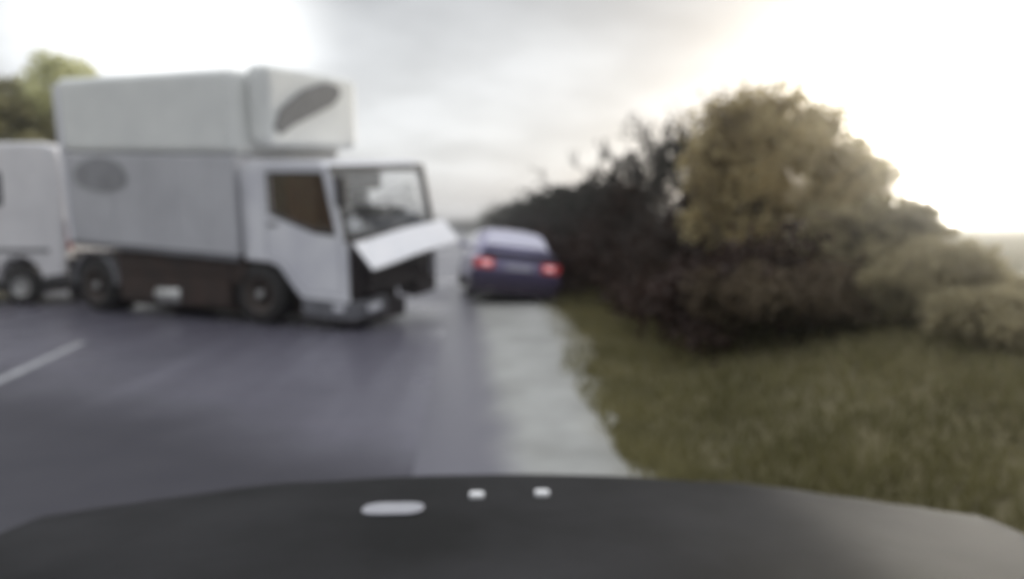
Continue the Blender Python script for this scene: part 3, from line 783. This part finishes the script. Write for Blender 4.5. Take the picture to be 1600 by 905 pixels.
bm = bmesh.new(); plate(bm, [(-0.01, 0.40), (0.45, 0.40), (0.45, 0.56), (0.04, 0.62), (-0.03, 0.60)], [], lambda u, v, w: (u, -1.97 + w, v), 1.99)
obj("bumper", bm, M_black, van, bevel=0.03)
bm = bmesh.new(); box(bm, 0.5, 5.7, -1.80, -0.12, 0.24, 0.44); obj("underbody", bm, M_black, van)
for yy in (-1.8, -0.15):
    bm = bmesh.new(); plate(bm, rr(0, 1.35, 0.12, 0.55, 0.04), [], lambda u, v, w: (-0.012 + w, yy + u, v), 0.03)
    obj("tail_lamp", bm, mat("lamp_red", (0.35, 0.02, 0.02), 0.25, (0.25, 0.015, 0.015), 12), van)
bm = bmesh.new(); box(bm, 0.3, 3.6, 0.0, 0.02, 1.02, 1.10); obj("side_moulding", bm, M_grey, van, bevel=0.006)
for x in (0.95, 4.75):
    for yy in (-0.13, -1.82):
        e = bmesh.new(); lathe_y(e, [(0.20, 0.11), (0.33, 0.11), (0.365, 0.07), (0.365, -0.07), (0.33, -0.11), (0.20, -0.11)], 28, cap=False)
        ty = obj("wheel", e, M_rubber, van, smooth=True); ty.location = (x, yy, 0.363)
        e = bmesh.new(); k = 1 if yy > -1 else -1
        lathe_y(e, [(0.0, k*0.07), (0.06, k*0.07), (0.08, k*0.03), (0.17, k*0.05), (0.205, k*0.10), (0.205, -k*0.1), (0, -k*0.1)], 24)
        obj("rim", e, M_rim, ty)

# ------------------------------------------------------------------ car ahead
cx_, cy_ = CW(0.03, 13.0)
car = thing("car", "violet grey car with lit tail lights swerving onto the gravel shoulder beyond the lorry", "car", (cx_, cy_, 0.0), -YAW + R(8), ry=R(6.5))
# local: x right, y forward, rear bumper at y = 0; the right wheels have dropped off the road edge
M_car = mat("car_paint", (0.23, 0.21, 0.35), 0.34, (0.18, 0.165, 0.29), 2.0, metal=0.35, coat=0.5)
M_cglass = mat("car_glass", (0.42, 0.41, 0.52), 0.2, (0.48, 0.47, 0.57), 4, spec=0.8)
def loft(bm, secs, mats=None, close=True):
    rings = [[bm.verts.new(p) for p in s] for s in secs]
    n = len(rings[0])
    for k in range(len(rings) - 1):
        for i in range(n - 1): bm.faces.new((rings[k][i], rings[k][i+1], rings[k+1][i+1], rings[k+1][i]))
        bm.faces.new((rings[k][n-1], rings[k][0], rings[k+1][0], rings[k+1][n-1]))
    bm.faces.new(rings[0]); bm.faces.new(rings[-1][::-1])
def low_sec(y, hw, zb, zt, crown=0.03):
    half = [(hw * 0.90, zb), (hw * 0.985, zb + 0.10), (hw, zb + (zt - zb) * 0.45), (hw * 0.985, zb + (zt - zb) * 0.75), (hw * 0.93, zt - 0.015), (hw * 0.80, zt + 0.005), (hw * 0.4, zt + crown)]
    r = [(x, y, z) for x, z in half]; l = [(-x, y, z) for x, z in reversed(half)]
    return r + l
bm = bmesh.new()
loft(bm, [low_sec(0.0, 0.72, 0.40, 0.78), low_sec(0.04, 0.80, 0.30, 0.90), low_sec(0.16, 0.85, 0.26, 0.965), low_sec(0.5, 0.87, 0.24, 0.965), low_sec(1.0, 0.885, 0.22, 0.95),
          low_sec(2.0, 0.89, 0.22, 0.93), low_sec(2.9, 0.885, 0.22, 0.92), low_sec(3.6, 0.87, 0.24, 0.84), low_sec(4.15, 0.82, 0.27, 0.72), low_sec(4.35, 0.70, 0.35, 0.60)])
obj("body", bm, M_car, car, smooth=True, subsurf=1)
def roof_sec(y, hwb, hwt, zb, zt):
    half = [(hwb, zb), (hwb * 0.985, zb + (zt - zb) * 0.35), (hwt + 0.03, zt - 0.10), (hwt - 0.05, zt - 0.02), (hwt * 0.5, zt + 0.01)]
    return [(x, y, z) for x, z in half] + [(-x, y, z) for x, z in reversed(half)]
bm = bmesh.new()
loft(bm, [roof_sec(0.34, 0.78, 0.74, 0.90, 0.985), roof_sec(0.55, 0.79, 0.72, 0.90, 1.10), roof_sec(0.95, 0.79, 0.63, 0.90, 1.36), roof_sec(1.25, 0.79, 0.60, 0.9, 1.435),
          roof_sec(1.9, 0.79, 0.595, 0.9, 1.455), roof_sec(2.4, 0.79, 0.59, 0.9, 1.41), roof_sec(3.0, 0.78, 0.66, 0.88, 1.12), roof_sec(3.25, 0.76, 0.68, 0.85, 0.96)])
obj("roof", bm, M_car, car, smooth=True, subsurf=1)
# rear window follows the slope
bm = bmesh.new()
rw = [(-0.66, 0.02), (0.66, 0.02), (0.52, 0.99), (0.44, 1.03), (-0.44, 1.03), (-0.52, 0.99)]
plate(bm, rw, [], lambda u, v, w: (u, 0.47 + 0.50 * v - w * 0.55 - 0.03 * (1 - (u / .7) ** 2), 1.085 + 0.285 * v + w * 0.8 - 0.0 * u), 0.03)
obj("rear_window", bm, M_cglass, car, bevel=0.008)
for s in (-1, 1):
    bm = bmesh.new(); plate(bm, [(0.95, 1.0), (2.85, 0.98), (2.35, 1.33), (1.9, 1.37), (1.35, 1.355)], [], lambda u, v, w: (s * (0.80 - (v - 0.95) * 0.34 + w), u, v), 0.02)
    obj("side_window", bm, M_cglass, car)
bm = bmesh.new(); plate(bm, [(0.02, 0.985), (0.40, 1.0), (0.38, 1.018), (-0.01, 1.01)], [], lambda u, v, w: (-0.74 + w, u, v), 1.48)
obj("boot_lip", bm, M_car, car, bevel=0.006)
bm = bmesh.new(); box(bm, -0.74, 0.74, -0.03, 0.05, 0.915, 0.975); obj("lip_shadow_strip", bm, mat("lip_shadow_dark", (0.03, 0.028, 0.045), 0.5, (0.04, 0.038, 0.055), 5), car, bevel=0.006)  # dark strip painting the shade line under the boot lip
bm = bmesh.new(); plate(bm, [(-0.90, 0.10), (-0.86, -0.035), (0.86, -0.035), (0.90, 0.10), (0.90, 0.40), (-0.90, 0.40)], [], lambda u, v, w: (u, v, 0.40 + w), 0.22)
obj("bumper", bm, mat("bumper_violet", (0.045, 0.032, 0.085), 0.5, (0.035, 0.026, 0.065), 3), car, bevel=0.03)
bm = bmesh.new(); plate(bm, [(-0.86, 0.12), (-0.82, -0.02), (0.82, -0.02), (0.86, 0.12), (0.86, 0.5), (-0.86, 0.5)], [], lambda u, v, w: (u, v, 0.20 + w), 0.198)
obj("bumper_skirt", bm, mat("car_dark_plastic", (0.02, 0.014, 0.03), 0.6, (0.045, 0.03, 0.06), 4), car, bevel=0.02)
M_tail = mat("tail_lens", (0.45, 0.03, 0.03), 0.25, (0.35, 0.02, 0.025), 12, emit=((1.0, 0.16, 0.20), 0.07))
M_hot = mat("brake_bulb", (0.9, 0.4, 0.4), 0.3, emit=((1.0, 0.58, 0.62), 0.35))
for s in (-1, 1):
    bm = bmesh.new(); plate(bm, rr(0, 0, 0.40, 0.19, 0.05), [], lambda u, v, w: (s * (0.66 + u), -0.012 + max(0, (u + 0.66 - 0.74)) * 0.9 - w, 0.755 + v), 0.035)
    tl = obj("tail_light", bm, M_tail, car, bevel=0.01)
    bm = bmesh.new(); plate(bm, rr(0, 0, 0.17, 0.09, 0.035), [], lambda u, v, w: (s * (0.62 + u), -0.05 - w, 0.765 + v), 0.01)
    obj("bulb", bm, M_hot, tl)
bm = bmesh.new(); plate(bm, rr(0, 0.70, 0.52, 0.11, 0.015), [], lambda u, v, w: (u + 0.02, -0.03 - w, v + 0.02), 0.012)
obj("number_plate", bm, mat("plate_pale", (0.45, 0.44, 0.52), 0.5, (0.40, 0.39, 0.47), 6), car)
for x in (-0.78, 0.78):
    for y in (0.85, 3.45):
        e = bmesh.new(); lathe_y(e, [(0.19, 0.09), (0.29, 0.09), (0.315, 0.06), (0.315, -0.06), (0.29, -0.09), (0.19, -0.09)], 26, cap=False)
        e.transform(Matrix.Rotation(R(90), 4, 'Z'))
        ty = obj("wheel", e, M_rubber, car, smooth=True); ty.location = (x, y, 0.315 - math.sin(R(0)))
        e = bmesh.new(); lathe_y(e, [(0, 0.07), (0.16, 0.06), (0.195, 0.085), (0.195, -0.085), (0.16, -0.06), (0, -0.07)], 22)
        e.transform(Matrix.Rotation(R(90), 4, 'Z')); obj("rim", e, M_rim, ty)
bm = bmesh.new(); box(bm, -0.7, 0.7, 0.3, 4.1, 0.17, 0.28); obj("underbody", bm, M_black, car)
bm = bmesh.new(); cyl(bm, (-0.5, -0.03, 0.25), (-0.5, 0.3, 0.25), 0.03, n=10); obj("exhaust", bm, M_rim, car)
for s in (-1, 1):
    bm = bmesh.new(); box(bm, s * 0.90 - 0.09, s * 0.90 + 0.09, 2.55, 2.63, 0.95, 1.07); obj("mirror", bm, M_car, car, bevel=0.03)

# ------------------------------------------------------------------ bonnet of the car the view is taken from
hood_e = thing("car", "dark grey bonnet of the car the view is taken from", "car", (0, 0, 0), -YAW)
M_hood = mat("bonnet_paint", (0.065, 0.064, 0.069), 0.6, (0.026, 0.026, 0.027), 1.4, spec=0.14)
def hoodz(x, y):
    z = 1.035 - 0.135 * (y - 0.7) - 0.03 * (x / 0.9) ** 2
    e = y - (1.53 - 0.16 * (x / 0.8) ** 2)
    if e > 0: z -= 0.9 * e * e / 0.25 * 1.0 + 0.12 * e
    z += 0.006 * math.exp(-((abs(x) - 0.55) / 0.10) ** 2)
    return z
bm = bmesh.new(); NX, NY = 40, 34; g = []
for j in range(NY + 1):
    y = 0.55 + 1.38 * j / NY
    g.append([bm.verts.new((x, y, hoodz(x, y))) for x in [-0.95 + 1.90 * i / NX for i in range(NX + 1)]])
for j in range(NY):
    for i in range(NX): bm.faces.new((g[j][i], g[j][i+1], g[j+1][i+1], g[j+1][i]))
bmesh.ops.solidify(bm, geom=bm.faces[:], thickness=0.02)
obj("bonnet", bm, M_hood, hood_e, smooth=True)
for s in (-1, 1):
    bm = bmesh.new()
    plate(bm, [(0.45, hoodz(.95, 0.45) - 0.03)] + [(y, hoodz(0.95, y) - 0.03) for y in (0.8, 1.1, 1.3, 1.42, 1.5, 1.58)] + [(1.62, 0.45), (0.45, 0.45)], [], lambda u, v, w: (s * (0.93 + w), u, v), 0.04)
    obj("wing", bm, M_hood, hood_e, bevel=0.01)
bm = bmesh.new(); plate(bm, [(1.55, 0.35), (1.90, 0.35), (1.91, 0.52), (1.85, 0.55), (1.55, 0.55)], [], lambda u, v, w: (-0.93 + w, u, v), 1.86)
obj("bumper", bm, M_hood, hood_e, bevel=0.04)
M_noz = mat("nozzle_pale", (0.75, 0.75, 0.76), 0.35, (0.65, 0.65, 0.66), 30)
for (x, y) in ((-0.072, 1.33), (0.062, 1.345)):
    bm = bmesh.new(); z = hoodz(x, y); plate(bm, rr(x, y, 0.030, 0.022, 0.008), [], lambda u, v, w: (u, v, z - 0.003 + w), 0.012)
    obj("washer_nozzle", bm, M_noz, hood_e, bevel=0.003)
bm = bmesh.new()  # pale plate that paints a windscreen reflection onto the bonnet
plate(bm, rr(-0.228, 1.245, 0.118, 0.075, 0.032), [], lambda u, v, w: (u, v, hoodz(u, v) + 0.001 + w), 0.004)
pl = obj("reflection_plate", bm, mat("reflection_pale", (0.32, 0.32, 0.35), 0.4, (0.26, 0.26, 0.29), 14), hood_e, bevel=0.001); pl["label"] = "pale rounded oblong plate standing in for a windscreen reflection"

# ------------------------------------------------------------------ haze
bm = bmesh.new(); box(bm, -830, 830, -320, 920, -3.5, 11.0)
hz = bpy.data.materials.new("haze"); hz.use_nodes = True
t = hz.node_tree
for n in list(t.nodes):
    if n.type != 'OUTPUT_MATERIAL': t.nodes.remove(n)
pv = t.nodes.new("ShaderNodeVolumePrincipled")
pv.inputs["Color"].default_value = (0.93, 0.94, 0.96, 1); pv.inputs["Density"].default_value = 0.0034
pv.inputs["Anisotropy"].default_value = 0.94
t.links.new(pv.outputs[0], t.nodes["Material Output"].inputs["Volume"])
tag(obj("haze", bm, hz), kind="stuff")
